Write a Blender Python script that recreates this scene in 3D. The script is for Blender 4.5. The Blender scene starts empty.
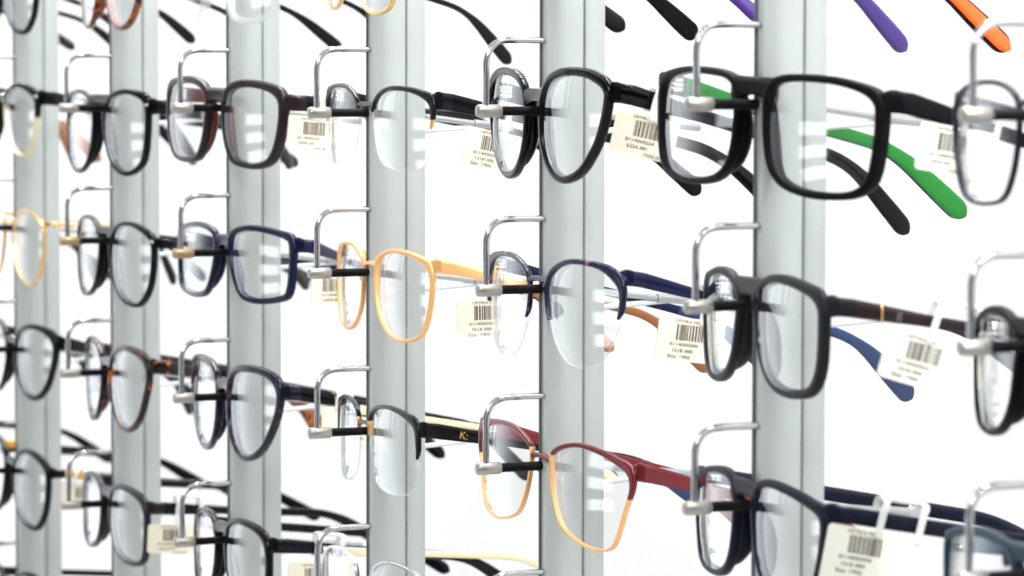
# Wall display of spectacle frames on chrome pegs, long-lens view.  Units: metres.
# World axes: X runs along the display wall (towards the near end), Y goes into the wall, Z is up.
import bpy, bmesh, math, random
from mathutils import Vector, Matrix
random.seed(4)
C = bpy.context.scene.collection
PI = math.pi

# ------------------------------------------------------------------ layout
ZB = 1.5258                       # height of the top visible peg wire above the floor
PITCH_X = .17429                  # spacing of the posts
PITCH_Z = .072                    # spacing of the pegs on a post
COL = {'Z': -5, 'A': -4, 'B': -3, 'C': -2, 'D': -1, 'E': 0, 'F': 1, 'G': 2}
OFF = {'Z': .001, 'A': .00149, 'B': .0003, 'C': .00072, 'D': -.00123, 'E': 0, 'F': .00277, 'G': -.0004}
PO = {k: 0. for k in 'ZABCDEFG'}
XO = {'Z': 0, 'A': .001, 'B': -.0013, 'C': 0, 'D': 0, 'E': .0014, 'F': -.0004, 'G': 0}
POST_Y = .0014                    # front face of the posts
WRAP = 1.5                        # face-form curve of every frame front
FIT={
 'E1':(-0.00026,-0.00320,-0.03195,-0.07988,-0.01128,0.05195,0.04076,0.03493,-0.00204),
 'F1':(0.17422,-0.00217,-0.03318,0.10930,-0.05233,0.05446,0.03927,0.03685,-0.00209),
 'F2':(0.17401,-0.00303,-0.10460,-0.17770,-0.00030,0.04960,0.03721,0.03429,-0.00200),
 'F3':(0.17391,-0.00368,-0.17682,-0.14058,-0.00087,0.04900,0.03631,0.03408,-0.00200),
 'G1':(0.34844,-0.00181,-0.03612,-0.08589,-0.00207,0.04991,0.03786,0.03398,-0.00200),
 'G2':(0.34823,-0.00300,-0.10976,-0.23855,-0.00424,0.04987,0.03753,0.03397,-0.00202),
 'G3':(0.34838,-0.00217,-0.17961,-0.06421,-0.00289,0.04991,0.03386,0.03398,-0.00201),
 'E2':(0.00006,-0.00100,-0.10721,-0.04143,-0.00255,0.05552,0.04089,0.03668,-0.00200),
 'E3':(0.00018,0.00035,-0.17836,0.05448,-0.05949,0.05284,0.03925,0.03476,-0.00181),
 'D1':(-0.17420,-0.00058,-0.03465,-0.03730,-0.02211,0.05449,0.03544,0.03630,-0.00197),
 'D2':(-0.17396,0.00127,-0.10827,-0.09836,-0.01139,0.05707,0.03812,0.03795,-0.00195),
 'D3':(-0.17428,-0.00134,-0.17802,-0.13564,0.01388,0.05500,0.03738,0.03653,-0.00201),
 'D4':(-0.17437,-0.00144,-0.24671,0.01214,-0.00409,0.04737,0.03537,0.03238,-0.00201),
 'D0':(-0.17497,-0.00716,0.03586,-0.13467,-0.05698,0.04917,0.03356,0.03299,-0.00243),
 'C1':(-0.34909,-0.00606,-0.03255,0.14326,-0.03690,0.04601,0.03800,0.03243,-0.00240),
 'C2':(-0.34867,-0.00237,-0.10238,0.07297,0.00185,0.05513,0.03358,0.03619,-0.00200),
 'C3':(-0.34869,-0.00253,-0.17547,-0.03615,-0.00270,0.05476,0.04180,0.03638,-0.00200),
 'C4':(-0.34885,-0.00350,-0.25025,-0.05504,0.02086,0.04744,0.03774,0.03247,-0.00192),
 'C0':(-0.34902,-0.00546,0.03840,0.08204,-0.04579,0.04884,0.03854,0.03344,-0.00239),
 'B0':(-0.52315,-0.00404,0.03762,-0.05107,-0.03032,0.04768,0.03836,0.03277,-0.00212),
 'B1':(-0.52332,-0.00586,-0.03902,0.05626,-0.00510,0.04533,0.04154,0.03170,-0.00204),
 'B2':(-0.52302,-0.00284,-0.10880,-0.00120,-0.02697,0.05100,0.04219,0.03474,-0.00206),
 'B3':(-0.52300,-0.00272,-0.17661,-0.07144,-0.00598,0.05300,0.04204,0.03552,-0.00201),
 'B4':(-0.52307,-0.00304,-0.25002,-0.04225,-0.01759,0.04629,0.03735,0.03220,-0.00205),
 'A1':(-0.69773,-0.00775,-0.03257,0.03128,-0.03449,0.04187,0.04010,0.03011,-0.00234),
 'A2':(-0.69733,-0.00272,-0.10680,-0.00218,-0.03365,0.04340,0.04235,0.03097,-0.00209),
 'A3':(-0.69722,-0.00186,-0.17450,0.01735,-0.00611,0.05103,0.04012,0.03457,-0.00201),
 'A4':(-0.69736,-0.00332,-0.24733,0.00209,-0.05678,0.04592,0.04243,0.03205,-0.00218),
 'A5':(-0.69749,-0.00492,-0.32090,0.00594,0.01825,0.04638,0.04010,0.03225,-0.00190),
 'E0':(-0.00030,-0.00362,0.04096,-0.07186,-0.04050,0.05155,0.03712,0.03493,-0.00216),
 'F0':(0.17419,-0.00190,0.04160,-0.03261,-0.06125,0.04992,0.03636,0.03496,-0.00209),
}


# ------------------------------------------------------------------ materials
def mat(name, col, rough=.4, metal=0., coat=0., spec=.5, var=.03, scale=900.):
    m = bpy.data.materials.new(name); m.use_nodes = True
    nt = m.node_tree; b = nt.nodes['Principled BSDF']
    b.inputs['Metallic'].default_value = metal
    b.inputs['Coat Weight'].default_value = coat
    b.inputs['Coat Roughness'].default_value = .06
    b.inputs['Specular IOR Level'].default_value = spec
    tc = nt.nodes.new('ShaderNodeTexCoord'); n = nt.nodes.new('ShaderNodeTexNoise')
    n.inputs['Scale'].default_value = scale
    nt.links.new(tc.outputs['Object'], n.inputs['Vector'])
    mr = nt.nodes.new('ShaderNodeMapRange')
    mr.inputs['To Min'].default_value = max(0, rough - var); mr.inputs['To Max'].default_value = rough + var
    nt.links.new(n.outputs['Fac'], mr.inputs['Value']); nt.links.new(mr.outputs['Result'], b.inputs['Roughness'])
    b.inputs['Base Color'].default_value = (*col, 1)
    return m

def mottled(name, cols, scale=160., rough=.15, coat=.2, warp=1.5):
    m = mat(name, cols[0][1], rough, coat=coat, spec=.25)
    nt = m.node_tree; b = nt.nodes['Principled BSDF']
    tc = nt.nodes.new('ShaderNodeTexCoord'); n = nt.nodes.new('ShaderNodeTexNoise')
    n.inputs['Scale'].default_value = scale; n.inputs['Detail'].default_value = 2.; n.inputs['Distortion'].default_value = warp
    r = nt.nodes.new('ShaderNodeValToRGB')
    while len(r.color_ramp.elements) < len(cols): r.color_ramp.elements.new(.5)
    for e, (p, c) in zip(r.color_ramp.elements, cols): e.position = p; e.color = (*c, 1)
    nt.links.new(tc.outputs['Object'], n.inputs['Vector'])
    nt.links.new(n.outputs['Fac'], r.inputs['Fac']); nt.links.new(r.outputs['Color'], b.inputs['Base Color'])
    return m

M = {}
M['gloss_black'] = mat('gloss black acetate', (.0015, .0015, .003), .1, coat=.12, spec=.15)
M['matt_black'] = mat('matt black plastic', (.0025, .002, .0035), .45, spec=.10)
M['charcoal'] = mat('matt charcoal plastic', (.008, .009, .012), .45, spec=.2)
M['black'] = mat('black acetate', (.002, .002, .003), .22, coat=.08, spec=.15)
M['navy'] = mat('navy acetate', (.003, .005, .030), .2, coat=.15, spec=.2)
M['matt_navy'] = mat('matt navy plastic', (.003, .0045, .014), .45, spec=.15)
M['teal'] = mat('petrol blue acetate', (.006, .026, .050), .35, coat=.05, spec=.2)
M['brown'] = mat('dark brown acetate', (.011, .004, .005), .3, coat=.05, spec=.3)
M['red_brown'] = mat('reddish brown acetate', (.09, .012, .005), .25, coat=.1)
M['plum'] = mat('dark plum acetate', (.007, .005, .010), .3, coat=.1, spec=.3)
M['green'] = mat('green plastic', (.0, .14, .009), .35)
M['purple'] = mat('purple plastic', (.035, .008, .15), .3, coat=.3)
M['orange'] = mat('orange plastic', (.85, .10, .01), .3)
M['blue'] = mat('blue plastic', (.002, .022, .085), .3, coat=.3)
M['bright_blue'] = mat('bright blue plastic', (.02, .10, .65), .3)
M['tan'] = mat('tan plastic', (.24, .085, .02), .35)
M['honey'] = mat('honey acetate', (.62, .30, .03), .3, coat=.3)
M['tortoise'] = mottled('tortoiseshell acetate', [(.38, (.008, .004, .004)), (.60, (.010, .004, .003)), (.70, (.50, .12, .015))])
M['amber_tortoise'] = mottled('amber tortoiseshell acetate', [(.40, (.03, .008, .004)), (.60, (.38, .09, .015))])
M['blue_tortoise'] = mottled('blue black mottled acetate', [(.42, (.004, .004, .007)), (.60, (.006, .009, .030)), (.72, (.08, .03, .03))])
M['pink_navy'] = mottled('navy enamel with rose flecks', [(.45, (.004, .007, .030)), (.62, (.008, .010, .04)), (.74, (.42, .16, .20))], scale=110., rough=.25, coat=.2)
M['red_metal'] = mat('burgundy enamelled metal', (.13, .005, .010), .3, metal=.2, coat=.2)
M['black_metal'] = mat('black enamelled metal', (.004, .003, .006), .25, metal=.0, coat=.05, spec=.25)
M['gunmetal'] = mat('gunmetal', (.012, .013, .024), .3, metal=.2, spec=.3)
M['gold'] = mat('gold metal', (.83, .52, .20), .25, metal=.85)
M['peach_gold'] = mat('satin peach gold metal', (.90, .50, .20), .38, metal=.45)
M['cream'] = mat('cream plastic', (.68, .60, .40), .4)
M['silver'] = mat('silver metal', (.72, .72, .72), .2, metal=1.)
M['chrome'] = mat('chrome wire', (.46, .47, .48), .12, metal=1., var=.02)
M['collar'] = mat('brushed nickel collar', (.40, .38, .35), .36, metal=.9)
M['brass_collar'] = mat('aged brass collar', (.42, .30, .17), .38, metal=.8)
M['rubber'] = mat('black rubber sleeve', (.0025, .0025, .003), .6, spec=.12)
M['support'] = mat('pale plastic rod', (.60, .64, .63), .35)
M['alu'] = mat('anodised aluminium profile', (.40, .43, .42), .40, metal=.35, var=.02)
M['slot'] = mat('dark slot lining', (.05, .055, .055), .6)
M['tag'] = mat('cream tag card', (.70, .65, .52), .6)
M['tag_white'] = mat('off white tag card', (.66, .66, .58), .6)
M['ink'] = mat('printed ink', (.09, .07, .06), .6)
M['white_ink'] = mat('white print', (.75, .77, .78), .5)
M['wall'] = mat('white satin display panel', (.93, .935, .935), .5, spec=.3)
M['floor'] = mat('pale vinyl floor', (.62, .60, .57), .4)

def clear(name, tint, refl=1., white=0.):
    """thin spectacle lens / clear plastic: transparent with an angle dependent sheen"""
    m = bpy.data.materials.new(name); m.use_nodes = True
    nt = m.node_tree; nt.nodes.clear(); L = nt.links.new
    out = nt.nodes.new('ShaderNodeOutputMaterial')
    g = nt.nodes.new('ShaderNodeNewGeometry')
    dot = nt.nodes.new('ShaderNodeVectorMath'); dot.operation = 'DOT_PRODUCT'
    L(g.outputs['Normal'], dot.inputs[0]); L(g.outputs['Incoming'], dot.inputs[1])
    ab = nt.nodes.new('ShaderNodeMath'); ab.operation = 'ABSOLUTE'; L(dot.outputs['Value'], ab.inputs[0])
    om = nt.nodes.new('ShaderNodeMath'); om.operation = 'SUBTRACT'; om.inputs[0].default_value = 1; L(ab.outputs[0], om.inputs[1])
    pw = nt.nodes.new('ShaderNodeMath'); pw.operation = 'POWER'; L(om.outputs[0], pw.inputs[0]); pw.inputs[1].default_value = 5
    ma = nt.nodes.new('ShaderNodeMath'); ma.operation = 'MULTIPLY_ADD'; L(pw.outputs[0], ma.inputs[0])
    ma.inputs[1].default_value = .95 * refl; ma.inputs[2].default_value = .045 * refl
    tr = nt.nodes.new('ShaderNodeBsdfTransparent'); tr.inputs[0].default_value = (*tint, 1)
    gl = nt.nodes.new('ShaderNodeBsdfGlossy'); gl.inputs['Roughness'].default_value = .02 if white == 0 else .2
    gl.inputs[0].default_value = (.93, .96, 1, 1)
    mx = nt.nodes.new('ShaderNodeMixShader'); L(ma.outputs[0], mx.inputs[0]); L(tr.outputs[0], mx.inputs[1]); L(gl.outputs[0], mx.inputs[2])
    last = mx
    if white > 0:
        df = nt.nodes.new('ShaderNodeBsdfDiffuse'); df.inputs[0].default_value = (.9, .9, .88, 1)
        m2 = nt.nodes.new('ShaderNodeMixShader'); m2.inputs[0].default_value = white
        L(mx.outputs[0], m2.inputs[1]); L(df.outputs[0], m2.inputs[2]); last = m2
    L(last.outputs[0], out.inputs[0])
    return m
M['lens'] = clear('clear lens', (.993, .996, .993), 1.35)
M['lens_edge'] = clear('lens edge', (.95, .95, .94), 1., .12)
M['loop'] = clear('translucent tag loop', (.86, .87, .86), 1., .45)
M['clear_frame'] = clear('clear acetate', (.93, .94, .94), 1.2, .22)
M['pad'] = clear('silicone nose pad', (.9, .9, .88), 1., .35)

# ------------------------------------------------------------------ helpers
def link(name, verts, faces, mats, parent=None, midx=None, smooth=True, props=None):
    me = bpy.data.meshes.new(name)
    me.from_pydata([tuple(v) for v in verts], [], faces)
    for m in mats: me.materials.append(M[m])
    if midx: me.polygons.foreach_set('material_index', midx)
    bm = bmesh.new(); bm.from_mesh(me); bmesh.ops.recalc_face_normals(bm, faces=bm.faces); bm.to_mesh(me); bm.free()
    me.polygons.foreach_set('use_smooth', [smooth] * len(me.polygons))
    if smooth: me.set_sharp_from_angle(angle=math.radians(50))
    me.update()
    o = bpy.data.objects.new(name, me); C.objects.link(o)
    if parent: o.parent = parent
    if props:
        for k, v in props.items(): o[k] = v
    return o

def thing(name, label, cat, mtx, group=None):
    o = bpy.data.objects.new(name, None); C.objects.link(o)
    o.empty_display_size = .01
    o.matrix_world = mtx
    o['label'] = label; o['category'] = cat
    if group: o['group'] = group
    return o

class Mesh:
    def __init__(s): s.v = []; s.f = []; s.m = []
    def add(s, verts, faces, mi=0):
        b = len(s.v); s.v += [Vector(p) for p in verts]
        s.f += [tuple(b + i for i in f) for f in faces]; s.m += [mi] * len(faces) if isinstance(mi, int) else mi
    def loft(s, rings, closed=False, mi=0):
        """rings: equal-length closed loops of points; capped when not closed"""
        n = len(rings[0]); k = len(rings); vs = [p for r in rings for p in r]; fs = []; ms = []
        for a in range(k if closed else k - 1):
            b = (a + 1) % k
            for i in range(n):
                j = (i + 1) % n
                fs.append((a * n + i, a * n + j, b * n + j, b * n + i)); ms.append(mi if isinstance(mi, int) else mi[a])
        if not closed:
            fs.append(tuple(range(n))[::-1]); ms.append(ms[0]); fs.append(tuple((k - 1) * n + i for i in range(n))); ms.append(ms[-2])
        s.add(vs, fs, ms)
    def tube(s, pts, r, n=10, mi=0):
        pts = [Vector(p) for p in pts]; rings = []
        up = Vector((.13, .21, .97)).normalized()
        for i, p in enumerate(pts):
            t = (pts[min(i + 1, len(pts) - 1)] - pts[max(i - 1, 0)]).normalized()
            if abs(t.dot(up)) > .95: up2 = Vector((1, .1, 0)).normalized()
            else: up2 = up
            a = t.cross(up2).normalized(); b = t.cross(a)
            if rings and prev.dot(a) < 0: a = -a; b = -b
            prev = a
            rr = r[i] if isinstance(r, (list, tuple)) else r
            rings.append([p + a * rr * math.cos(2 * PI * k / n) + b * rr * math.sin(2 * PI * k / n) for k in range(n)])
        s.loft(rings, mi=mi)
    def box(s, c, d, mi=0, bev=.15):
        """softly bevelled box, bev as a share of the smallest side"""
        e = min(d) * bev; x, y, z = [q / 2 for q in d]; c = Vector(c); rings = []
        for zz, k in ((-z, e), (-z + e, 0), (z - e, 0), (z, e)):
            X, Y = x - k, y - k; q = e * .7
            rings.append([c + Vector(p) for p in ((-X + q, -Y, zz), (X - q, -Y, zz), (X, -Y + q, zz), (X, Y - q, zz), (X - q, Y, zz), (-X + q, Y, zz), (-X, Y - q, zz), (-X, -Y + q, zz))])
        s.loft(rings, mi=mi)
    def build(s, name, mats, parent=None, smooth=True, props=None):
        if isinstance(mats, str): mats = [mats]
        return link(name, s.v, s.f, mats, parent, s.m, smooth, props)

def crom(pts, n, closed=True):
    """Catmull-Rom through pts, resampled to n points evenly along its length"""
    k = len(pts); out = []
    rng = range(k) if closed else range(k - 1)
    for i in rng:
        if closed: p0, p1, p2, p3 = pts[i - 1], pts[i], pts[(i + 1) % k], pts[(i + 2) % k]
        else: p0, p1, p2, p3 = pts[max(i - 1, 0)], pts[i], pts[i + 1], pts[min(i + 2, k - 1)]
        for j in range(12):
            t = j / 12; a = Vector(p0); b = Vector(p1); c = Vector(p2); d = Vector(p3)
            out.append(.5 * ((2 * b) + (c - a) * t + (2 * a - 5 * b + 4 * c - d) * t * t + (3 * b - a - 3 * c + d) * t ** 3))
    if not closed: out.append(Vector(pts[-1]))
    L = [0]
    seq = out + [out[0]] if closed else out
    for a, b in zip(seq, seq[1:]): L.append(L[-1] + (b - a).length)
    tot = L[-1]; res = []; j = 0
    for i in range(n):
        t = tot * i / (n if closed else n - 1)
        while j < len(L) - 2 and L[j + 1] < t: j += 1
        f = (t - L[j]) / max(1e-12, L[j + 1] - L[j]); res.append(seq[j].lerp(seq[j + 1], min(1, f)))
    return res

# ------------------------------------------------------------------ lens outlines (near-side lens, nose at left)
TR = {
 'panto': [(335,250),(340,190),(365,130),(410,90),(480,73),(550,80),(605,110),(640,150),(640,210),(628,290),(605,380),(575,450),(540,510),(500,545),(455,560),(410,540),(375,490),(350,420),(338,340)],
 'wide_rect': [(35,180),(38,90),(60,38),(100,15),(160,4),(290,0),(400,10),(500,40),(550,80),(565,120),(565,250),(550,400),(530,470),(490,515),(420,540),(300,548),(200,535),(130,505),(80,450),(55,380),(40,280)],
 'rect': [(335,330),(336,300),(350,280),(385,256),(430,250),(480,262),(520,282),(540,310),(545,350),(540,480),(520,550),(480,570),(430,568),(390,540),(360,480),(345,400)],
 'navy_rect': [(368,260),(385,200),(430,165),(500,170),(580,195),(650,235),(680,270),(685,330),(676,450),(660,560),(640,640),(590,675),(510,680),(450,660),(410,600),(385,500),(370,360)],
 'brow': [(255,370),(255,330),(275,290),(320,262),(370,255),(430,265),(470,295),(490,330),(488,390),(475,450),(450,510),(420,545),(380,560),(330,550),(290,500),(265,430)],
 'cat': [(272,255),(282,232),(320,208),(370,195),(430,202),(480,222),(512,245),(520,290),(505,360),(490,430),(470,475),(420,490),(370,480),(320,450),(295,400),(278,330)],
 'oval_brow': [(300,210),(320,150),(370,108),(430,95),(500,103),(555,130),(585,170),(590,240),(585,330),(570,410),(545,465),(490,485),(420,480),(360,455),(325,390),(305,300)],
 'gold_square': [(315,200),(340,150),(390,118),(450,112),(510,125),(560,155),(585,190),(592,260),(585,350),(570,440),(545,500),(500,528),(450,535),(400,515),(360,470),(330,400),(318,300)],
 'half_oval': [(285,240),(295,190),(330,155),(385,140),(440,152),(490,185),(515,225),(522,300),(525,380),(515,460),(490,525),(440,550),(380,545),(330,510),(300,440),(288,340)],
 'soft_square': [(315,220),(330,170),(370,140),(430,130),(500,140),(550,165),(572,210),(570,300),(555,400),(530,465),(490,492),(430,497),(370,480),(340,420),(322,330)],
 'square': [(338,220),(350,180),(400,155),(470,148),(550,160),(610,180),(632,210),(630,330),(618,430),(590,455),(520,472),(450,472),(400,450),(370,390),(345,300)],
 'round': [(325,250),(335,190),(370,145),(430,130),(500,135),(550,165),(572,220),(565,300),(540,390),(500,480),(450,530),(400,535),(360,490),(335,410),(325,320)],
 'tall': [(232,200),(250,150),(300,118),(350,118),(395,145),(412,190),(412,290),(405,380),(390,440),(350,480),(310,480),(270,440),(245,370),(232,280)],
 'tall_round': [(250,240),(262,180),(300,132),(350,120),(400,140),(440,180),(450,230),(448,320),(435,410),(405,480),(370,500),(320,480),(280,420),(258,330)],
 'keyhole': [(243,250),(255,180),(290,135),(340,120),(390,140),(420,180),(428,240),(415,330),(395,420),(365,480),(330,500),(290,470),(262,400),(245,320)],
 'deep_square': [(545,260),(555,200),(590,170),(640,175),(680,210),(697,270),(697,380),(690,470),(660,505),(610,500),(570,450),(550,360)],
}
NS = 72
UNIT = {}
for k, p in TR.items():
    x0 = min(a for a, b in p); x1 = max(a for a, b in p); y0 = min(b for a, b in p); y1 = max(b for a, b in p)
    q = [((a - x0) / (x1 - x0) - .5, .5 - (b - y0) / (y1 - y0)) for a, b in p]
    UNIT[k] = q

def section(n0, n1, b0, b1, pw=.55, k=12):
    """rounded-rectangle section: list of (n, b)"""
    out = []
    for i in range(k):
        t = 2 * PI * (i + .5) / k; c, s = math.cos(t), math.sin(t)
        out.append(((n0 + n1) / 2 + (n1 - n0) / 2 * math.copysign(abs(c) ** pw, c), (b0 + b1) / 2 + (b1 - b0) / 2 * math.copysign(abs(s) ** pw, s)))
    return out

# ------------------------------------------------------------------ spectacles
def L3(u, v, w):                                   # frame-local point: u along the front, v up, w towards the viewer
    return Vector((u, -(w - WRAP * u * u), v))

def spectacles(key, S):
    Ox, Oy, Oz, yaw, roll, W, H, c, vc = FIT[key]
    col, row = key[0], int(key[1])
    Ox += XO[col]
    mtx = Matrix.Translation((Ox, Oy, ZB + Oz)) @ Matrix.Rotation(yaw, 4, 'Z') @ Matrix.Rotation(-roll, 4, 'Y')
    root = thing('eyeglasses', S['label'], 'eyeglasses', mtx, 'spectacle frames shown on the wall pegs')
    mm = .001
    prim, sec = S['front'], S.get('front2', S['front'])
    wn, wt, wo, wb = [q * mm * (.82 if S.get('pads', 'acetate') == 'acetate' else 1.) for q in S.get('rim', (3, 3.6, 3.6, 3))]     # nasal, top, outer, bottom
    ws = S.get('thin', None)
    dep = S.get('depth', 3.5) * mm
    pn, pt = S.get('prim_to', (0, 0)); sn, st = S.get('rim_to', (0, 0))
    out = crom([(a * W, b * H) for a, b in UNIT[S['shape']]], NS)
    # normals
    nr = []
    for i in range(NS):
        t = out[(i + 1) % NS] - out[i - 1]; n = Vector((t.y, -t.x)).normalized()
        if n.dot(out[i]) < 0: n = -n
        nr.append(n)
    cls = []; wid = []
    for i in range(NS):
        fr = out[i].y / H + .5; nas = out[i].x < 0
        k = 0 if fr >= (pn if nas else pt) or (pn == 0 and pt == 0) else (1 if fr >= (sn if nas else st) or (sn == 0 and st == 0) else None)
        if fr > .9: k = 0
        cls.append(k)
        n = nr[i]; a = wo if n.x > 0 else wn; b = wt if n.y > 0 else wb
        w = a * n.x ** 2 + b * n.y ** 2
        if n.x > 0 and n.y > 0: w += S.get('corner', 0) * mm * (2 * n.x * n.y) ** 2
        if k == 1 and ws: w = ws * mm
        wid.append(w)
    for _ in range(2): wid = [(wid[i - 1] + wid[i] * 2 + wid[(i + 1) % NS]) / 4 for i in range(NS)]
    closed = None not in cls; pk_ = S.get('pads', 'acetate') == 'acetate'
    if closed: idx = list(range(NS))
    else:
        s0 = next(i for i in range(NS) if cls[i] is not None and cls[i - 1] is None)
        idx = []; i = s0
        while cls[i % NS] is not None: idx.append(i % NS); i += 1
    F = Mesh()
    for sg in (1, -1):
        rings = []; ms = []
        for q, i in enumerate(idx):
            w = wid[i]
            d = dep
            if not closed:
                e = min(q, len(idx) - 1 - q)
                if e < 2: w *= (.35, .75)[e]; d *= (.5, .85)[e]
            rings.append([L3(sg * (c + out[i].x + nr[i].x * a), vc + out[i].y + nr[i].y * a, b) for a, b in section(-.0007 if pk_ else -.0003, w, -d + .0012, .0012)])
            ms.append(cls[i] or 0)
        F.loft(rings, closed=closed, mi=ms)
    # bridge resting on the rubber sleeve of the peg
    zt = ZB - (row - 1) * PITCH_Z + OFF[col] - .0285 + .0019
    bh = S.get('bridge_h', 6) * mm
    vb = (zt - (ZB + Oz)) + bh * .5 + .0003
    vb = max(vc - H / 2 + .64 * H, min(vc - H / 2 + .92 * H, vb))
    best = min((i for i in range(NS) if out[i].x < 0), key=lambda i: abs(out[i].y + vc - vb - .001))
    ub = c + out[best].x - wid[best] * .45
    arch = S.get('arch', 1.2) * mm; rings = []
    for j in range(13):
        t = j / 12 * 2 - 1
        hh = bh * (.85 + min(.4, S.get('flare', .4)) * abs(t) ** 2.2)
        v0 = vb + arch * (1 - t * t) * .6 - (hh - bh * .85) * .3
        bd = S.get('bridge_d', dep / mm) * mm
        rings.append([L3(ub * t, v0 + a, b - .0004 * (1 - t * t)) for a, b in section(-hh / 2, hh / 2, -bd + .0012, .0012, .75)])
    F.loft(rings)
    if S.get('double'):                             # second, higher bar
        F.tube([L3(ub * t, vb + .005 + .002 * (1 - t * t), 0) for t in (-1.1, -.6, 0, .6, 1.1)], .0008)
    # end pieces carrying the hinges
    hv = vc - H / 2 + (S.get('hv', .83) - (.03 if pk_ else 0)) * H; th = S.get('temple_h', 7) * mm; tt = S.get('temple_t', 3.4) * mm
    oi = max(range(NS), key=lambda i: out[i].x - 100 * (abs(out[i].y + vc - hv) > .002))
    ue = c + out[oi].x; uh = c + W / 2 + wo + S.get('ext', 3.0) * mm
    h0 = (th * .6 + S.get('end_h', th / mm * 1.25) * mm * .5)
    sl_ = S.get('slope', .24)
    path = [(ue - .0, hv + sl_ * .002, -dep * .35, h0 * .62, dep * .9), (ue + (uh - ue) * .35, hv + sl_ * .003, -dep * .38, h0 * .82, dep), (ue + (uh - ue) * .65, hv + sl_ * .0035, -dep * .42, h0 * .92, dep), (uh - .0022, hv + sl_ * .0035, -dep * .55, (h0 + th) / 2, dep * .95)]
    for sg in (1, -1):
        rings = []
        for u, v, w, hh, dd in path:
            rings.append([L3(sg * u, v + a, w + b) for a, b in section(-hh / 2, hh / 2, -dd / 2, dd / 2)])
        rings.append([L3(sg * (uh + (b + .0)), hv + sl_ * .0024 + a, -dep * .8 + 0) + Vector((0, -b * .55 * 1, 0)) for a, b in section(-th / 2, th / 2, -tt / 2, tt / 2)])
        rings.append([L3(sg * (uh + b), hv - sl_ * .0003 + a, -dep - .004) for a, b in section(-th / 2, th / 2, -tt / 2, tt / 2)])
        F.loft(rings)
    front = F.build('front_frame', [prim, sec], root)
    # rivets / pins on the front
    if S.get('rivets'):
        R = Mesh()
        for sg in (1, -1):
            for du in (0, 2.4):
                p = L3(sg * (uh - .0055 + du * mm), hv + .001, .0010)
                R.tube([p, p + Vector((0, -.0007, 0))], .0008, 8)
        R.build('rivets', 'silver', front)
    # lenses
    for sg in (1, -1):
        g = Mesh(); nrg = 8; top = []; bot = []; bul = lambda p: .0022 - 3.4 * p.length_squared
        ctr = Vector((0, 0))
        for r in range(1, nrg + 1):
            q = r / nrg
            top.append([L3(sg * (c + p.x * q * 1.004), vc + p.y * q * 1.004, bul(p * q) + .0002) for p in out])
            bot.append([L3(sg * (c + p.x * q * 1.004), vc + p.y * q * 1.004, bul(p * q) - .0013) for p in out])
        verts = [L3(sg * c, vc, .0024)] + [p for r in top for p in r] + [L3(sg * c, vc, .0009)] + [p for r in bot for p in r]
        fs = []; ms = []; hb = 1 + nrg * NS
        for base, flip in ((0, 0), (hb, 1)):
            for i in range(NS):
                j = (i + 1) % NS
                fs.append((base, base + 1 + i, base + 1 + j)); ms.append(0)
                for r in range(nrg - 1):
                    a = base + 1 + r * NS
                    fs.append((a + i, a + NS + i, a + NS + j, a + j)); ms.append(0)
        a = 1 + (nrg - 1) * NS
        for i in range(NS):
            j = (i + 1) % NS
            fs.append((a + i, hb + a + i, hb + a + j, a + j)); ms.append(1)
        g.add(verts, fs, ms)
        ln = g.build('lens', ['lens', 'lens_edge'], root)
        if not closed and sg in (1, -1):            # nylon thread round the rimless part of the lens
            miss = [i for i in range(NS) if cls[i] is None]
            s0 = next(i for i in miss if cls[i - 1] is not None); run = []; i = s0
            while cls[i % NS] is None: run.append(i % NS); i += 1
            y = Mesh(); y.tube([L3(sg * (c + out[i].x + nr[i].x * .0003), vc + out[i].y + nr[i].y * .0003, -.0005) for i in run], .0003, 6)
            y.build('nylon_thread', 'lens_edge', ln)
    # nose pads
    pk = S.get('pads', 'acetate')
    for sg in (1, -1):
        if pk == 'acetate':
            run = [i for i in range(NS) if nr[i].x < -.35 and -.42 < out[i].y / H < .36]
            run.sort(key=lambda i: out[i].y)
            rings = []
            for q, i in enumerate(run):
                t = q / (len(run) - 1); bump = max(.04, math.sin(PI * min(1, t * 1.02)) ** .7)
                dd = min(S.get('pad_d', 3.6), 6.0) * mm * bump; ww = wn * .55 + .0014 * bump
                rings.append([L3(sg * (c + out[i].x + nr[i].x * (a + .0006)), vc + out[i].y + nr[i].y * a, b) for a, b in section(0, ww, -dep - dd + .001, -dep * .4, .8)])
            g = Mesh(); g.loft(rings); g.build('nose_pad', [S.get('pad_m', prim)], root)
        else:
            i = min((i for i in range(NS) if out[i].x < 0), key=lambda i: abs(out[i].y / H - .12))
            p0 = L3(sg * (c + out[i].x - wid[i] * .5), vc + out[i].y, -dep * .3)
            pe = p0 + Vector((-sg * .0030, .0055, -.0065))
            g = Mesh()
            g.tube(crom([p0, p0 + Vector((-sg * .0008, .002, -.0012)), p0 + Vector((-sg * .0018, .004, -.0040)), pe], 12, False), .0003, 6)
            rings = []
            ax = Vector((-sg * .45, .25, -.85)).normalized()
            arm = g.build('pad_arm', S.get('arm_m', 'gold'), root)
            g = Mesh()
            for q in range(9):
                t = q / 8 * 2 - 1; r = math.sqrt(max(.003, 1 - t * t))
                cc = pe + ax * t * .0062 + Vector((-sg * .0012, 0, 0))
                rings.append([cc + Vector((math.cos(k * PI / 5) * .0011 * r, math.sin(k * PI / 5) * .0034 * r, 0)) for k in range(10)])
            g.loft(rings); g.build('nose_pad', S.get('pad_m', 'pad'), arm)
    # temples
    s = S.get('slope', .24); bend = S.get('bend', .6); L1 = S.get('straight', 98) * mm; L2 = S.get('tail', 31) * mm
    tm = S.get('temple', prim)
    tip_m = S.get('tip', None)
    info = {}
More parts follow.
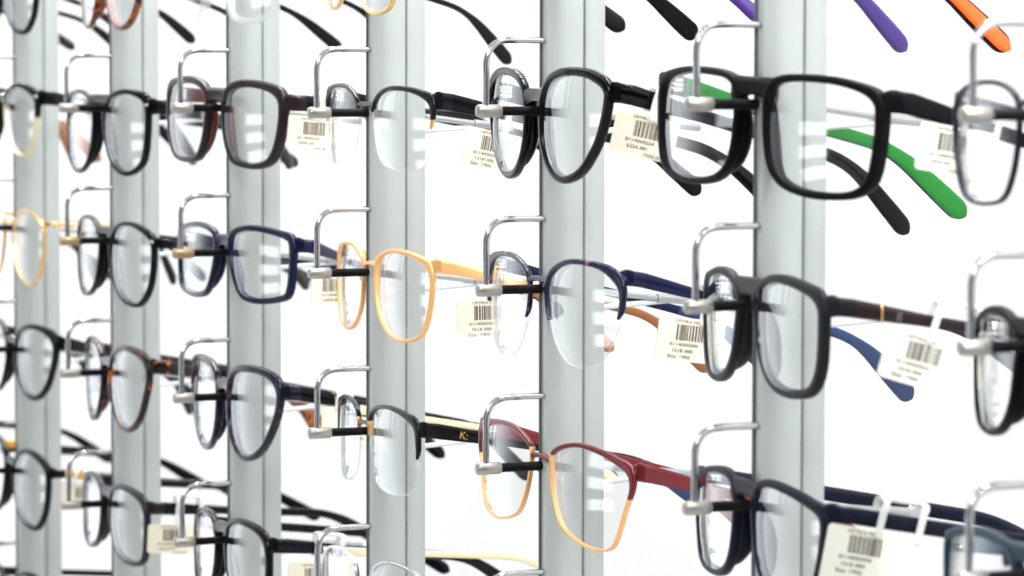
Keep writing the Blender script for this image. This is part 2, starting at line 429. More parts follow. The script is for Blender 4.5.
    for sg in (1, -1):
        y0 = dep + .0035 + WRAP * uh * uh
        def cen(d, sg=sg):                                 # d = distance back from the hinge
            v = hv - s * d - (bend * .5 * (d - L1 + .012) ** 2 / .024 if L1 - .012 < d < L1 + .012 else (bend * (d - L1) if d >= L1 + .012 else 0))
            u = uh - .010 * (d / .13) ** 2 - (0.004 * ((d - L1) / L2) if d > L1 else 0)
            return Vector((sg * u, y0 + d, v))
        ht = S.get('mid_h', th / mm * .64) * mm; tip = S.get('tip_h', max(6.6, th / mm * .95)) * mm
        def height(d):
            if d < .03: return th + (ht - th) * (max(0, d) / .03) ** 1.2
            if d < L1: return ht
            e = (d - L1) / L2
            return ht + (tip - ht) * math.sin(min(1, e * 1.15) * PI / 2)
        def rings_for(ds, tk, du=0., hs=1.):
            R = []
            for d in ds:
                p = cen(d); q = cen(d + .001) - cen(d - .001); q.normalize()
                nrm = Vector((0, -q.z, q.y)).normalized()
                if nrm.z < 0: nrm = -nrm
                hh = height(d) * hs; k = 1
                endd = L1 + L2
                if d > endd - .004: k = math.sqrt(max(.03, 1 - ((d - endd + .004) / .004) ** 2))
                R.append([p + nrm * a * k + Vector((b * (.5 + .5 * k) + du, 0, 0)) for a, b in section(-hh / 2, hh / 2, -tk / 2, tk / 2, .6)])
            return R
        full = [0, .004, .01, .018, .03, .045, .06, .075] + [L1 - .014 + .004 * k for k in range(8)] + [L1 + .02 + k * (L2 - .0255) / 3 for k in range(3)] + [L1 + L2 - .0040 + .0008 * k for k in range(6)]
        full = [d for d in full if d <= L1 + L2 + 1e-6]; full = sorted(set(round(d, 5) for d in full))
        side = 1 if sg == 1 else -1
        tk = tt * .85
        if tip_m:
            cut = S.get('tip_at', 84) * mm
            A = [d for d in full if d < cut] + [cut]; B = [cut - .001] + [d for d in full if d >= cut + .001]
            g = Mesh(); g.loft(rings_for(A, tk)); t = g.build('temple_arm', tm, root)
            g = Mesh(); g.loft(rings_for(B, tk * 1.15, 0, 1.08)); g.build('temple_tip', tip_m, t)
        else:
            g = Mesh(); g.loft(rings_for(full, tk)); t = g.build('temple_arm', tm, root)
        if S.get('inner'):
            g = Mesh(); g.loft(rings_for(full[1:], tk * .5, -side * tk * .45, S.get('inner_h', .97))); g.build('inner_layer', S['inner'], t)
        # hinge
        g = Mesh(); hp = cen(.0)
        for k in range(3): g.box(hp + Vector((-side * tt * .75, -.001, (k - 1) * th * .22)), (.0016, .006, th * .18))
        g.build('hinge', S.get('hinge_m', 'silver'), t)
        if sg == 1:
            info = dict(mtx=mtx, cen=cen, height=height, tk=tk, arm=t, s=s)
            if S.get('band'):
                d, m, wd = S['band']; g = Mesh(); p = cen(d * mm)
                g.box(p, (tk + .0005, wd * mm, height(d * mm) + .0006)); g.build('temple_band', m, t)
            for txt, d, size, m in S.get('marks', []):
                place_text(txt, size * mm, Matrix.Translation(cen(d * mm) + Vector((tk / 2 + .0002, 0, -size * mm * .36))) @ Matrix.Rotation(PI / 2, 4, 'Z') @ Matrix.Rotation(math.atan(s), 4, 'Y'), m, t, 'temple_emblem')
        else:
            for txt, d, size, m in S.get('inner_marks', []):
                place_text(txt, size * mm, Matrix.Translation(cen(d * mm) + Vector((tk / 2 + .0002, 0, -size * mm * .36))) @ Matrix.Rotation(PI / 2, 4, 'Z') @ Matrix.Rotation(math.atan(s) + S.get('mark_tilt', 0), 4, 'Y'), m, t, 'size_marking')
        if sg == 1 and S.get('fold'):                # arm left partly folded towards the nose
            hp = Vector((uh, y0, 0)); R_ = Matrix.Translation(hp) @ Matrix.Rotation(math.radians(S['fold']), 4, 'Z') @ Matrix.Translation(-hp)
            t.matrix_local = R_
    return root, info

def place_text(txt, size, mtx, m, parent, name, wmul=1.):
    """raised or printed lettering lying in the local XZ plane, facing -Y"""
    cu = bpy.data.curves.new(name, 'FONT'); cu.body = txt; cu.size = size; cu.extrude = .00006; cu.resolution_u = 2
    to = bpy.data.objects.new('tmp', cu); C.objects.link(to)
    dg = bpy.context.evaluated_depsgraph_get(); me = bpy.data.meshes.new_from_object(to.evaluated_get(dg))
    bpy.data.objects.remove(to)
    me.transform(mtx @ Matrix.Rotation(PI / 2, 4, 'X') @ Matrix.Scale(wmul, 4, (1, 0, 0)))
    me.materials.clear(); me.materials.append(M[m])
    o = bpy.data.objects.new(name, me); C.objects.link(o); o.parent = parent
    return o

# ------------------------------------------------------------------ price tags
def price_tag(info, P, label):
    mm = .001; d0 = P['at'] * mm; cen = info['cen']; tilt = P['tilt']
    p = cen(d0); hh = info['height'](d0)
    drop = P.get('drop', 3) * mm
    base = p + Vector((info['tk'] / 2 + .0022, 0, -hh / 2 - drop))
    m = info['mtx'] @ Matrix.Translation(base) @ Matrix.Rotation(PI / 2, 4, 'Z') @ Matrix.Rotation(P.get('swing', 0), 4, 'Z') @ Matrix.Rotation(math.atan(tilt), 4, 'Y')
    root = thing('price_tag', label, 'tag', m, 'barcode tags looped over the temples')
    w, h = P.get('w', 38) * mm, P.get('h', 16.5) * mm; r = .0016; z = h / 2
    loop = []
    for cx, cz, a0 in ((w - r, -r, 90), (r, -r, 180)): pass
    pts = []
    for cx, cz, a0 in ((w - r, -r, 0), (r, -r, 90), (r, -h + r, 180), (w - r, -h + r, 270)):
        for k in range(5):
            a = math.radians(a0 + k * 22.5); pts.append((cx + r * math.cos(a), cz + r * math.sin(a)))
    g = Mesh(); g.loft([[Vector((x, y, zz)) for x, zz in pts] for y in (-.0003, .0003)])
    card = g.build('card', P.get('mat', 'tag'), root, smooth=False)
    # barcode
    g = Mesh(); rnd = random.Random(len(label)); x = P.get('bx', 8.5) * mm; x1 = x + 12.5 * mm; bz = -.0058
    while x < x1:
        bw = rnd.choice((.25, .25, .5, .75)) * mm
        g.box((x + bw / 2, -.00042, bz), (bw, .0002, .0062), bev=.05); x += bw + rnd.choice((.3, .4, .6)) * mm
    g.build('barcode', 'ink', card, smooth=False)
    for txt, tx, tz, sz in P['text']:
        place_text(txt, sz * mm, Matrix.Translation((tx * mm, -.0004, -tz * mm)), 'ink', card, 'printed_text', 1.25)
    # loop over the temple
    g = Mesh(); ht = P.get('loop', 5) * mm; topz = drop + hh + ht * .6; tkk = info['tk'] + .0044; y0 = -.0006
    sl = math.tan(math.atan(info['s']) - math.atan(tilt))
    xs = P.get('loop_x', (19, 34))
    for x in xs:
        x *= mm; zt = topz - sl * x
        path = [(x - .0005, y0, -.002), (x, y0, zt * .6), (x + .0006, y0 + .0002, zt - .001), (x + .0006, y0 + tkk * .5, zt), (x + .0006, y0 + tkk, zt - .001), (x, y0 + tkk, drop * .6 - sl * x + .001)]
        rings = []
        pp = crom(path, 18, False)
        for i, q in enumerate(pp):
            t = (pp[min(i + 1, 17)] - pp[max(i - 1, 0)]).normalized(); a = Vector((1, 0, 0)); b = t.cross(a).normalized()
            rings.append([q + a * s1 * .0013 + b * s2 * .0005 for s1, s2 in ((-1, -.6), (-.8, -1), (.8, -1), (1, -.6), (1, .6), (.8, 1), (-.8, 1), (-1, .6))])
        g.loft(rings)
    x0, x1 = xs[0] * mm, xs[1] * mm
    g.tube([(x0, y0 + tkk * .5, topz - sl * x0), ((x0 + x1) / 2, y0 + tkk * .5, topz - sl * (x0 + x1) / 2), (x1, y0 + tkk * .5, topz - sl * x1)], .0011, 8)
    g.build('loop', 'loop', root)
    return root

# ------------------------------------------------------------------ pegs
def peg_mesh(po):
    root_parts = []
    dx, dy = po, POST_Y + .0010                  # where the wire is anchored: the slot down the far edge of the post
    yf = -.0245; R = .0105
    pts = [(dx, dy, 0)]
    n = 8
    e = Vector((0, yf, 0)) - Vector((dx, dy, 0)); ln = e.length; e.normalize()
    corner = Vector((0, yf, 0))
    a = corner - e * R; b = corner + Vector((0, 0, -R))
    pts.append(tuple(Vector((dx, dy, 0)) + e * ln * .4))
    for k in range(n + 1):
        t = k / n; pts.append(tuple((1 - t) ** 2 * a + 2 * t * (1 - t) * corner + t * t * b))
    pts += [(0, yf, -.018), (0, yf, -.0275)]
    w = Mesh(); w.tube(pts, .00135, 12)
    cl = Mesh(); y = yf
    cl.tube([(0, y - .0042, -.0285), (0, y - .0040, -.0285), (0, y - .0034, -.0285), (0, y + .0060, -.0285), (0, y + .0063, -.0285)], [.0016, .0022, .0026, .0026, .0023], 20)
    sl = Mesh(); sl.tube([(0, y + .006, -.0285), (0, y + .0062, -.0285), (0, .0004, -.0285), (0, .0007, -.0285)], [.0015, .0019, .0019, .0015], 16)
    st = Mesh(); st.tube([(0, .0004, -.0285), (0, POST_Y + .001, -.0285)], .0014, 12)
    r1 = Mesh(); r1.tube([(.001, POST_Y + .0250, -.030), (.001, .0535, -.0335)], .0013, 10); r1.tube([(.001, .053, -.03345), (.001, .056, -.0337), (.001, .0725, -.0354)], [.0019, .0019, .0016], 10)
    r2 = Mesh(); r2.tube([(.000, POST_Y + .0250, -.0368), (.000, .069, -.0340)], .00115, 10)
    return w, cl, sl, st, r1, r2
PEG = None; WIRES = {}
def peg(col, row, label, collar):
    global PEG
    x = COL[col] * PITCH_X + XO[col]; z = ZB - (row - 1) * PITCH_Z + OFF[col]
    if PEG is None:
        root = thing('display_peg', label, 'peg', Matrix.Translation((x, 0, z)), 'chrome wire pegs on the posts')
        w, cl, sl, st, r1, r2 = peg_mesh(PO[col]); WIRES[col] = None
        w.build('wire', 'chrome', root); cl.build('collar', 'collar', root); sl.build('rubber_sleeve', 'rubber', root)
        st.build('sleeve_core', 'support', root); r1.build('support_rod', 'chrome', root); r2.build('support_rod', 'support', root)
        PEG = root
    else:
        root = PEG.copy(); C.objects.link(root); root.matrix_world = Matrix.Translation((x, 0, z)); root['label'] = label
        for ch in list(PEG.children):
            q = ch.copy(); C.objects.link(q); q.parent = root
            if q.name.startswith('wire'):
                if WIRES.get(col): q.data = WIRES[col]
                else:
                    t_ = peg_mesh(PO[col])[0].build('wire', 'chrome'); q.data = t_.data; WIRES[col] = t_.data; bpy.data.objects.remove(t_)
    if collar == 'brass':
        for ch in root.children:
            if ch.name.startswith('collar'):
                ch.data = ch.data.copy(); ch.data.materials[0] = M['brass_collar']; ch['label'] = 'aged brass coloured collar'
    return root

# ------------------------------------------------------------------ the room
def post(col, label):
    x = COL[col] * PITCH_X + XO[col] + PO[col]
    root = thing('display_post', label, 'post', Matrix.Translation((x, POST_Y, 0)), 'aluminium posts in front of the white panel')
    z0, z1 = 0.0, 2.3
    xl, xr = -.0030, .0036
    # outline of the extrusion seen from above (x, y): rounded head, groove, flat foot
    o = [(xl, .0004), (xl + .0006, 0), (xr - .0010, 0)]
    for k in range(1, 15):
        t = k / 14; o.append((xr - .0010 + .0032 * math.sin(PI * (t * .80)) ** .75 * (1 - .25 * t), .0002 + .0152 * t))
    e = o[-1][0]
    o += [(e - .0003, .0157), (e - .0014, .0160), (e - .0014, .0164), (e - .0001, .0167), (e + .0001, .0171), (e + .0001, .0252), (e - .0006, .0258), (xl + .0006, .0258), (xl, .0252)]
    g = Mesh(); rings = [[Vector((a, b, z)) for a, b in o] for z in (z0, z1)]
    g.loft(rings); g.build('profile', 'alu', root)
    g = Mesh(); g.box((xl + .0003, .0022, (z0 + z1) / 2), (.0019, .0052, z1 - z0), bev=.08); g.build('slot_strip', 'slot', root)
    return root
ORD = {'A': 'leftmost', 'B': 'second from the left', 'C': 'third from the left', 'D': 'fourth from the left', 'E': 'fifth from the left', 'F': 'rightmost in view', 'G': '', 'Z': ''}
for c_, l_ in (('A', 'blurred grey aluminium post farthest away at the left edge of the display'),
               ('B', 'grey aluminium post behind the tortoiseshell round frame and plain black frames'),
               ('C', 'grey aluminium post behind the dark brown frame and navy square frame'),
               ('D', 'grey aluminium post behind the peach gold metal frame'),
               ('E', 'grey aluminium post behind the burgundy and gold frame'),
               ('F', 'widest grey aluminium post behind the matt black green-armed frame'),
               ('G', 'aluminium post carrying the pegs at the right edge of the photo')):
    post(c_, l_)

def slab(name, x0, x1, y0, y1, z0, z1, m):
    g = Mesh(); g.box(((x0 + x1) / 2, (y0 + y1) / 2, (z0 + z1) / 2), (x1 - x0, y1 - y0, z1 - z0), bev=.02)
    o = g.build(name, m, None, smooth=False); o['kind'] = 'structure'; return o
slab('wall_back', -4.2, 1.6, .215, .255, 0, 2.7, 'wall')
slab('floor', -4.2, 3.0, -3.0, .255, -.04, 0, 'floor')

# ------------------------------------------------------------------ the frames on show
met = dict(depth=2.2, pads='metal', flare=.3, temple_t=2.0)
SP = {
 'E1': dict(shape='panto', front='gloss_black', rim=(3.0, 3.6, 3.4, 3.2), corner=2.0, hv=.84, temple_h=8, slope=.27, bend=.68, bridge_h=7, end_h=8, pad_d=3, short='glossy black round-lensed frame',
            label='glossy black panto eyeglasses with round lenses in the middle of the top full row'),
 'F1': dict(shape='wide_rect', front='matt_black', rim=(3.0, 2.6, 4.2, 2.6), corner=1.5, hv=.87, temple_h=8, end_h=7.5, slope=.24, inner='green', bridge_h=8, arch=.8, tip_h=8.5, straight=101, pad_d=3.4, depth=4.6, short='large matt black frame with green inner arms',
            label='large matt black rectangular eyeglasses with bright green insides to their arms', inner_h=1.0, bend=.62),
 'F2': dict(shape='rect', front='charcoal', temple='brown', rim=(3.4, 3.4, 4.6, 3.4), corner=2, hv=.84, temple_h=6.6, end_h=9, slope=.17, bridge_h=8, pad_d=7.5, band=(11, 'gold', .6), marks=[('8', 16, 4.5, 'silver')], short='matt charcoal rectangular frame',
            label='matt charcoal rectangular eyeglasses with dark brown arms and small silver badge'),
 'F3': dict(shape='navy_rect', front='matt_navy', rim=(3.2, 2.8, 4.4, 3.2), corner=2, hv=.87, temple_h=6, mid_h=5.6, end_h=9, slope=.18, straight=116, tail=24, tip_h=6, bridge_h=7, pad_d=8, bend=.5, inner_marks=[('AO  54\u25A116-140', 78, 3.8, 'white_ink')], short='matt navy rectangular frame',
            label='matt navy rectangular eyeglasses at lower right, tag looped over the arm', mark_tilt=.05),
 'G1': dict(shape='soft_square', front='gunmetal', rim=(1.4, 1.6, 1.4, 1.2), hv=.85, temple_h=5, slope=.22, bridge_h=2.4, arm_m='gunmetal', pad_m='matt_black', short='thin dark metal frame', **met,
            label='thin dark metal eyeglasses cut off by the right edge, in the top full row'),
 'G2': dict(shape='rect', front='matt_black', rim=(3.2, 3.4, 3.4, 2.6), hv=.84, slope=.2, bridge_h=7, pad_d=7, short='plain black frame at the right edge',
            label='plain black eyeglasses cut off by the right edge, in the second full row'),
 'G3': dict(shape='square', front='teal', rim=(3.4, 3.6, 3.6, 3.2), hv=.84, slope=.16, bridge_h=7, short='petrol blue square frame',
            label='petrol blue square eyeglasses in the bottom right corner'),
 'E2': dict(tip_h=8, shape='brow', front='pink_navy', temple='navy', rim=(1.5, 2.0, 2.2, 1.2), prim_to=(.42, .50), rim_to=(.42, .50), corner=3.2, hv=.88, temple_h=6, end_h=7, slope=.26, bend=.58, bridge_h=2.6, tip='blue', arm_m='black_metal', pad_m='matt_black', short='navy half-rim frame', **met,
            label='navy blue half-rim metal eyeglasses with rose flecks near the bridge'),
 'E3': dict(shape='cat', front='red_metal', front2='peach_gold', rim=(1.3, 1.7, 1.8, .8), thin=.8, prim_to=(.84, .62), rim_to=(0, 0), corner=3.4, hv=.85, temple_h=7, end_h=7, slope=.27, bridge_h=2.4, short='burgundy and gold frame', **met,
            label='burgundy and gold metal eyeglasses with large upswept lenses'),
 'D1': dict(shape='oval_brow', front='black_metal', front2='gold', rim=(1.3, 2.0, 1.8, 1.0), thin=.9, prim_to=(.70, .70), rim_to=(.70, .48), corner=3.4, hv=.87, temple_h=7.6, end_h=8, slope=.20, bend=.5, bridge_h=2.2, temple='black', tip='matt_black', band=(17, 'gold', 5), short='black browline half-rim frame', **met,
            label='thin black half-rim eyeglasses with gold inner arms, above the peach gold pair'),
 'D2': dict(shape='gold_square', front='peach_gold', rim=(1.5, 1.7, 1.7, 1.3), hv=.88, corner=2.8, temple_h=5.5, end_h=6, slope=.24, bridge_h=2.4, tip='tan', tip_at=60, temple='peach_gold', arm_m='peach_gold', short='peach gold metal frame', **met,
            label='peach gold full-rim metal eyeglasses with squarish lenses'),
 'D3': dict(shape='half_oval', front='black_metal', front2='gold', rim=(1.2, 1.7, 2.2, 1.0), thin=1.0, prim_to=(.78, .48), rim_to=(.62, .42), corner=3.8, hv=.80, temple_h=6.8, end_h=7.5, slope=.17, bend=.5, bridge_h=2.2, temple='black', inner='cream', inner_h=.7, tip='blue', tip_at=100, marks=[('K:', 10, 4.6, 'gold')], short='black and gold half-rim frame', **met,
            label='black and gold half-rim eyeglasses with gold letter on the arm'),
 'D4': dict(shape='gold_square', front='silver', front2='gold', rim=(1.0, 1.1, 1.0, 1.0), hv=.84, temple_h=5, slope=.08, bend=.4, bridge_h=1.8, temple='bright_blue', inner='cream', short='thin silver frame with blue arms', **met,
            label='thin silver metal eyeglasses with bright blue arms at the bottom edge'),
 'D0': dict(shape='gold_square', front='gold', rim=(1.5, 1.7, 1.7, 1.4), hv=.88, temple_h=5.5, slope=.15, tip_h=8, mid_h=3.6, straight=106, bridge_h=2.4, temple='black', tip='matt_black', short='gold frame cut off at the top', **met,
            label='gold metal eyeglasses cut off by the top edge'),
 'C1': dict(shape='soft_square', front='brown', temple='gloss_black', rim=(4.0, 4.0, 4.2, 3.2), corner=2.2, hv=.84, temple_h=8, end_h=8, slope=.07, straight=106, bridge_h=8, pad_m='red_brown', inner='red_brown', pad_d=2.6, depth=4.8, short='dark brown frame',
            label='dark brown acetate eyeglasses with reddish inner edges'),
 'C2': dict(shape='square', front='navy', temple='navy', rim=(3.0, 3.0, 3.6, 3.0), corner=2, hv=.82, temple_h=6.6, end_h=9, slope=.22, fold=34, bridge_h=7, short='navy square frame',
            label='shiny navy blue square eyeglasses on a brass-collared peg', bend=.47),
 'C3': dict(shape='round', front='blue_tortoise', temple='gloss_black', rim=(3.2, 3.8, 3.6, 3.2), corner=2.4, hv=.83, temple_h=7.4, end_h=10, slope=.21, bend=.7, bridge_h=7, marks=[('V', 17, 7, 'gold')], short='black and blue mottled round frame',
            label='black and dark blue mottled round eyeglasses with gold emblem on the arm'),
 'C4': dict(shape='deep_square', front='gloss_black', rim=(3.4, 3.2, 3.6, 3.0), corner=2, hv=.82, temple_h=7, end_h=9, slope=.11, bend=.55, bridge_h=7, band=(15, 'silver', .8), short='glossy black frame with silver band on the arm',
            label='glossy black square eyeglasses with silver band on the arm, at the bottom edge'),
 'C0': dict(shape='soft_square', front='clear_frame', rim=(2.4, 2.6, 2.6, 2.2), hv=.84, temple='black', temple_h=4.5, slope=.25, tip_h=7, bridge_h=6, pad_m='clear_frame', short='colourless transparent frame',
            label='colourless transparent eyeglasses cut off by the top edge'),
 'B0': dict(shape='keyhole', front='amber_tortoise', rim=(3.2, 3.2, 3.4, 2.6), hv=.84, temple_h=5, slope=.28, straight=76, bend=.40, bridge_h=7, temple='black', short='amber tortoiseshell frame',
            label='amber tortoiseshell eyeglasses cut off by the top edge'),
 'B1': dict(shape='tall', front='gloss_black', rim=(3.0, 2.6, 3.2, 2.6), corner=3.4, hv=.86, temple_h=8, end_h=10, slope=.13, bend=.56, fold=27, bridge_h=6, rivets=True, short='black frame with two silver dots',
            label='black eyeglasses with two silver dots at the hinge corner'),
 'B2': dict(shape='tall_round', front='black', rim=(2.6, 2.2, 2.4, 2.2), corner=2.2, hv=.83, temple_h=5.4, end_h=6, slope=.13, bend=.46, fold=27, bridge_h=5, rivets=True, short='slim black round frame',
            label='slim black round-lensed eyeglasses between the black and the tortoiseshell pairs'),
 'B3': dict(shape='keyhole', front='tortoise', rim=(2.8, 3.2, 3.4, 3.0), corner=3.0, hv=.86, temple_h=7.5, end_h=10, slope=.18, bend=.75, fold=26, tip='amber_tortoise', tip_at=92, bridge_h=6, band=(20, 'gold', 2.5), short='tortoiseshell round frame',
            label='dark tortoiseshell round eyeglasses with orange flecks'),
 'B4': dict(shape='deep_square', front='plum', rim=(3.4, 3.2, 3.4, 2.8), corner=2.8, hv=.86, temple_h=6.6, end_h=8, slope=.08, bend=.5, bridge_h=7, temple='gloss_black', short='dark plum frame',
            label='dark plum square eyeglasses with a white loop tag, lower left'),
 'A1': dict(shape='tall_round', front='gloss_black', front2='cream', rim=(1.6, 2.6, 3.4, 1.0), thin=.6, prim_to=(.72, .58), rim_to=(0, 0), corner=3.0, hv=.88, temple_h=8, end_h=11, slope=.12, bend=.85, fold=22, bridge_h=5, rivets=True, short='black-browed gold-rimmed frame', depth=3.4,
            label='black-browed eyeglasses with thin gold lower rims at the far left'),
 'A2': dict(shape='tall_round', front='gold', front2='gold', rim=(.9, 1.2, 1.2, .6), hv=.86, temple_h=2.6, end_h=6, slope=.12, bend=.89, fold=32, bridge_h=3, tip='matt_black', short='thin gold frame at the far left', **met,
            label='thin gold metal eyeglasses at the far left'),
 'A3': dict(shape='keyhole', front='gloss_black', rim=(3.0, 3.2, 3.6, 3.0), corner=3.5, hv=.84, temple_h=7.5, end_h=11, slope=.22, bend=.73, fold=30, bridge_h=6, short='heavy black frame at the far left',
            label='heavy black upswept eyeglasses at the far left'),
 'A4': dict(shape='tall_round', front='black', temple='honey', rim=(3.2, 2.8, 3.2, 2.8), corner=2.5, hv=.84, temple_h=5, end_h=9, slope=.12, bend=.5, bridge_h=6, tip='gloss_black', tip_at=22, short='black frame with honey coloured arms',
            label='black eyeglasses with honey coloured arms at the lower far left'),
 'A5': dict(shape='keyhole', front='black', rim=(3, 3, 3.2, 3), hv=.84, temple_h=6, slope=.08, bridge_h=6, short='black frame in the bottom left corner',
            label='black eyeglasses cut off in the bottom left corner'),
 'E0': dict(shape='panto', front='black', temple='purple', rim=(3, 3, 3.2, 3), hv=.84, temple_h=6.5, slope=.26, tip_h=7.5, bridge_h=6, short='frame with purple arms',
            label='eyeglasses above the top edge with purple arm tip hanging into view'),
 'F0': dict(shape='rect', front='black', temple='black', rim=(3, 3, 3.2, 3), hv=.84, temple_h=7, slope=.31, tip_h=8.5, bridge_h=6, inner='orange', inner_h=.72, short='frame with orange inner arms',
            label='eyeglasses above the top edge with orange and black arm tip hanging into view'),
}
def generic(key, like, dx):
    a = list(FIT[like]); a[0] += dx * PITCH_X; a[2] += OFF[key[0]] - OFF[like[0]] - (int(key[1]) - int(like[1])) * PITCH_Z
    FIT[key] = tuple(a)
for r in range(1, 5): generic('Z%d' % r, 'A%d' % r, -1)
generic('A0', 'A1', 0); generic('Z0', 'A0', -1)
SP['Z1'] = dict(SP['A1'], fold=31, temple='black', slope=.14, tip='tan', tip_at=92, label='eyeglasses beyond the left edge whose tan arm tips show left of the dotted frame', short='tan-tipped frame beyond the left edge')
SP['Z2'] = dict(SP['B2'], slope=.2, bend=.7, rivets=False, label='eyeglasses beyond the left edge with thin black arm tip beside the thin gold pair', short='thin-armed frame beyond the left edge')
SP['Z3'] = dict(SP['A3'], label='eyeglasses beyond the left edge, black arm tips near the heavy black pair', short='thick-armed frame beyond the left edge')
SP['Z4'] = dict(SP['A5'], slope=.1, label='eyeglasses beyond the left edge, arms low beside the honey-armed pair', short='lowest frame beyond the left edge')
SP['Z0'] = dict(SP['B2'], fold=0, rivets=False, slope=.24, straight=84, tail=28, label='eyeglasses beyond the top left corner, thin arm curving down left of the tortoiseshell pair', short='farthest frame above the top left corner')
SP['A0'] = dict(SP['B2'], fold=0, rivets=False, slope=.26, straight=65, tail=28, label='eyeglasses above the top left corner with thin dark arm curving into view', short='frame above the top left corner')
TAGT = [('OPTIKA 000', 7, 2.0, 1.7), ('0114000504', 5.5, 11.2, 2.0), ('6254 001', 6.5, 13.6, 2.0), ('1500.00', 14, 15.9, 2.0)]
TAG2 = [('OPTIKA 000', 7, 2.0, 1.7), ('0114000504', 5.5, 11.2, 2.0), ('1518 000', 6.5, 13.6, 2.0), ('Size. 1900', 5, 15.9, 2.0)]
TAGS = {
 'E1': dict(at=-7, tilt=.22, drop=3.0, w=27, text=TAGT, loop=1.5, loop_x=(15, 17)),
 'D1': dict(at=6, tilt=.20, drop=5.0, text=TAG2, w=29, loop=1.5),
 'C1': dict(at=-10, tilt=.08, drop=2.0, text=TAGT, w=27, h=14.5, loop=1.5, loop_x=(17, 20)),
 'F1': dict(at=2, tilt=.14, drop=1, text=TAGT, mat='tag_white', loop=1.5, w=34),
 'C2': dict(at=-2, tilt=.0, drop=10, text=TAGT, w=26, h=14.5, loop=1.5, bx=6),
 'D2': dict(at=2, tilt=-.02, drop=11, text=TAG2, w=29, h=15, loop=1.5, bx=8),
 'E2': dict(at=6, tilt=.13, drop=9, w=29, text=TAG2, h=17, bx=8, loop=1.5),
 'F2': dict(at=13, tilt=.29, drop=1.0, loop_x=(16, 31), text=TAG2, mat='tag_white', h=17.5, loop=7, w=39),
 'F3': dict(at=-10, tilt=.20, drop=.3, text=TAG2, mat='tag_white', h=24, w=40, loop=8),
 'C4': dict(at=0, tilt=.06, drop=4, text=TAGT, w=32, h=15, loop=6, loop_x=(15, 27)),
 'B4': dict(at=-9, tilt=.05, drop=5, text=TAGT, w=34, h=15.5, loop=6, loop_x=(16, 29)),
 'A4': dict(at=-2, tilt=.05, drop=2, text=TAGT, w=24, h=16, loop=1.5, loop_x=(8, 14)),
 'C3': dict(at=11, tilt=.05, drop=1, text=TAGT, w=24, h=17, loop=1.5, loop_x=(8, 14)),
}
infos = {}
for k, S in SP.items():
    if k == 'A5': S['temple'] = 'black'
    root, info = spectacles(k, S); infos[k] = info
    if k in TAGS:
        tcol = 'off-white' if TAGS[k].get('mat') else 'cream'
        price_tag(info, TAGS[k], '%s barcode tag on the %s' % (tcol, S['short']))
    peg(k[0], int(k[1]), 'chrome wire peg carrying the %s' % S['short'], 'brass' if k in ('B2', 'C2') else 'nickel')
peg('E', 4, 'chrome wire peg at the bottom edge directly below the burgundy and gold frame', 'nickel')

# ------------------------------------------------------------------ light
w = bpy.data.worlds.new('shop'); bpy.context.scene.world = w; w.use_nodes = True
nt = w.node_tree; L = nt.links.new; bg = nt.nodes['Background']
tc = nt.nodes.new('ShaderNodeTexCoord'); sx = nt.nodes.new('ShaderNodeSeparateXYZ'); L(tc.outputs['Generated'], sx.inputs[0])

def mth(op, a, b=None, c=None):
    n = nt.nodes.new('ShaderNodeMath'); n.operation = op
    for i, q in enumerate((a, b, c)):
        if q is None: continue
        if isinstance(q, (int, float)): n.inputs[i].default_value = q
        else: L(q, n.inputs[i])
    return n.outputs[0]
az = mth('MULTIPLY', mth('ARCTAN2', mth('MULTIPLY', sx.outputs['X'], -1), mth('MULTIPLY', sx.outputs['Y'], -1)), 180 / PI)   # 0 = out of the wall, + = along it to the far end
ev = mth('MULTIPLY', mth('ARCSINE', sx.outputs['Z']), 180 / PI)
def band(v, lo, hi, soft):
    def st(e0, e1):
        n = nt.nodes.new('ShaderNodeMapRange'); n.interpolation_type = 'SMOOTHSTEP'; L(v, n.inputs['Value'])
        n.inputs['From Min'].default_value = e0; n.inputs['From Max'].default_value = e1; return n.outputs['Result']
    return mth('MULTIPLY', st(lo - soft, lo + soft), mth('SUBTRACT', 1, st(hi - soft, hi + soft)))
noi = nt.nodes.new('ShaderNodeTexNoise'); noi.inputs['Scale'].default_value = 9; L(tc.outputs['Generated'], noi.inputs['Vector'])
val = mth('ADD', .20, mth('MULTIPLY', band(ev, 22, 89, 8), .75))                 # shop interior, pale ceiling
val = mth('ADD', val, mth('MULTIPLY', mth('MULTIPLY', band(az, 60, 115, 12), band(ev, -42, 42, 8)), 1.5))  # shop window down the aisle
val = mth('ADD', val, mth('MULTIPLY', mth('MULTIPLY', band(az, -42, -18, 6), band(ev, -50, 30, 10)), .8))   # added bright patch behind the camera, for a light band on the posts
bars = mth('ADD', mth('ADD', band(ev, -9.5, -7, .4), band(ev, -5, -2.5, .4)), band(ev, -.5, 2., .4))
val = mth('ADD', val, mth('MULTIPLY', mth('MULTIPLY', band(az, 27, 42, 1.5), bars), 3.6))                  # lit shelves opposite
val = mth('ADD', val, mth('MULTIPLY', mth('MULTIPLY', band(az, 20, 50, .8), band(mth('MODULO', mth('ADD', az, 180), 9), 3, 5, .4)), mth('MULTIPLY', band(ev, 12, 14, .5), 3.)))
val = mth('MULTIPLY', val, mth('ADD', .75, mth('MULTIPLY', noi.outputs['Fac'], .5)))
cm = nt.nodes.new('ShaderNodeCombineColor'); L(mth('MULTIPLY', val, .97), cm.inputs[0]); L(mth('MULTIPLY', val, .99), cm.inputs[1]); L(mth('MULTIPLY', val, 1.02), cm.inputs[2])
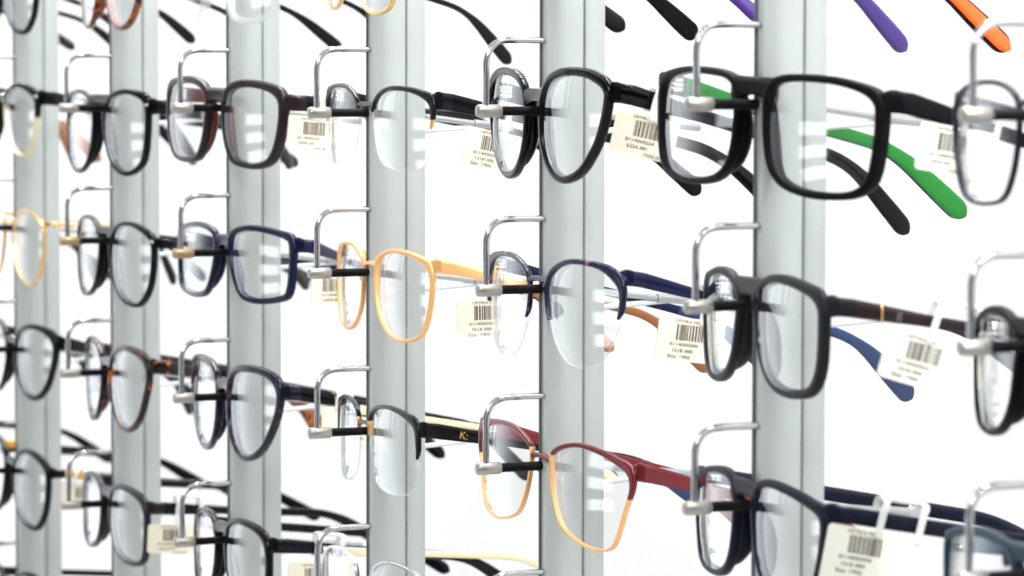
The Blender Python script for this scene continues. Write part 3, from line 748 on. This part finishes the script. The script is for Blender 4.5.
L(cm.outputs[0], bg.inputs['Color']); bg.inputs['Strength'].default_value = 1.0

def area(name, loc, target, sx_, sy_, power, colr=(1, 1, 1)):
    ld = bpy.data.lights.new(name, 'AREA'); ld.shape = 'RECTANGLE'; ld.size = sx_; ld.size_y = sy_; ld.energy = power; ld.color = colr
    o = bpy.data.objects.new(name, ld); C.objects.link(o); o.location = loc
    o.rotation_euler = (Vector(target) - Vector(loc)).to_track_quat('-Z', 'Y').to_euler()
    return o
area('overhead_fill', (1.6, -1.3, 2.75), (0., .1, 1.4), 1.6, .6, 32)  # unseen overhead light, added to brighten the panel and the post sides
area('overhead_fill', (-1.6, -1.2, 2.75), (-1.2, .2, 1.4), 2.2, .5, 10)  # weaker unseen light, added for the far end of the display
# unseen strips added above the panel, behind the posts, to brighten it to white
for x_ in (-3.2, -2.0, -.8, .4, 1.3):
    area('panel_fill_strip', (x_, .13, 2.15), (x_, .215, 1.10), 1.1, .05, 15)

# ------------------------------------------------------------------ camera
cd = bpy.data.cameras.new('camera'); cam = bpy.data.objects.new('camera', cd); C.objects.link(cam)
yaw, pitch, roll = 1.11627, .05458, .00134
fw = Vector((-math.sin(yaw) * math.cos(pitch), math.cos(yaw) * math.cos(pitch), -math.sin(pitch)))
rt = Vector((math.cos(yaw), math.sin(yaw), 0)); up = rt.cross(fw)
rt2 = math.cos(roll) * rt + math.sin(roll) * up; up2 = -math.sin(roll) * rt + math.cos(roll) * up
m = Matrix((rt2, up2, -fw)).transposed().to_4x4(); m.translation = (1.21954, -.60817, ZB - .0258)
cam.matrix_world = m
cd.sensor_width = 36; cd.lens = 3364 / 1024 * 36; cd.clip_start = .01
cd.dof.use_dof = True; cd.dof.focus_distance = 1.42; cd.dof.aperture_fstop = 17
bpy.context.scene.camera = cam
sc = bpy.context.scene
sc.view_settings.view_transform = 'Standard'; sc.view_settings.look = 'None'; sc.view_settings.gamma = 1; sc.view_settings.exposure = 0
sc.view_settings.use_curve_mapping = False
sc.cycles.transparent_max_bounces = 40
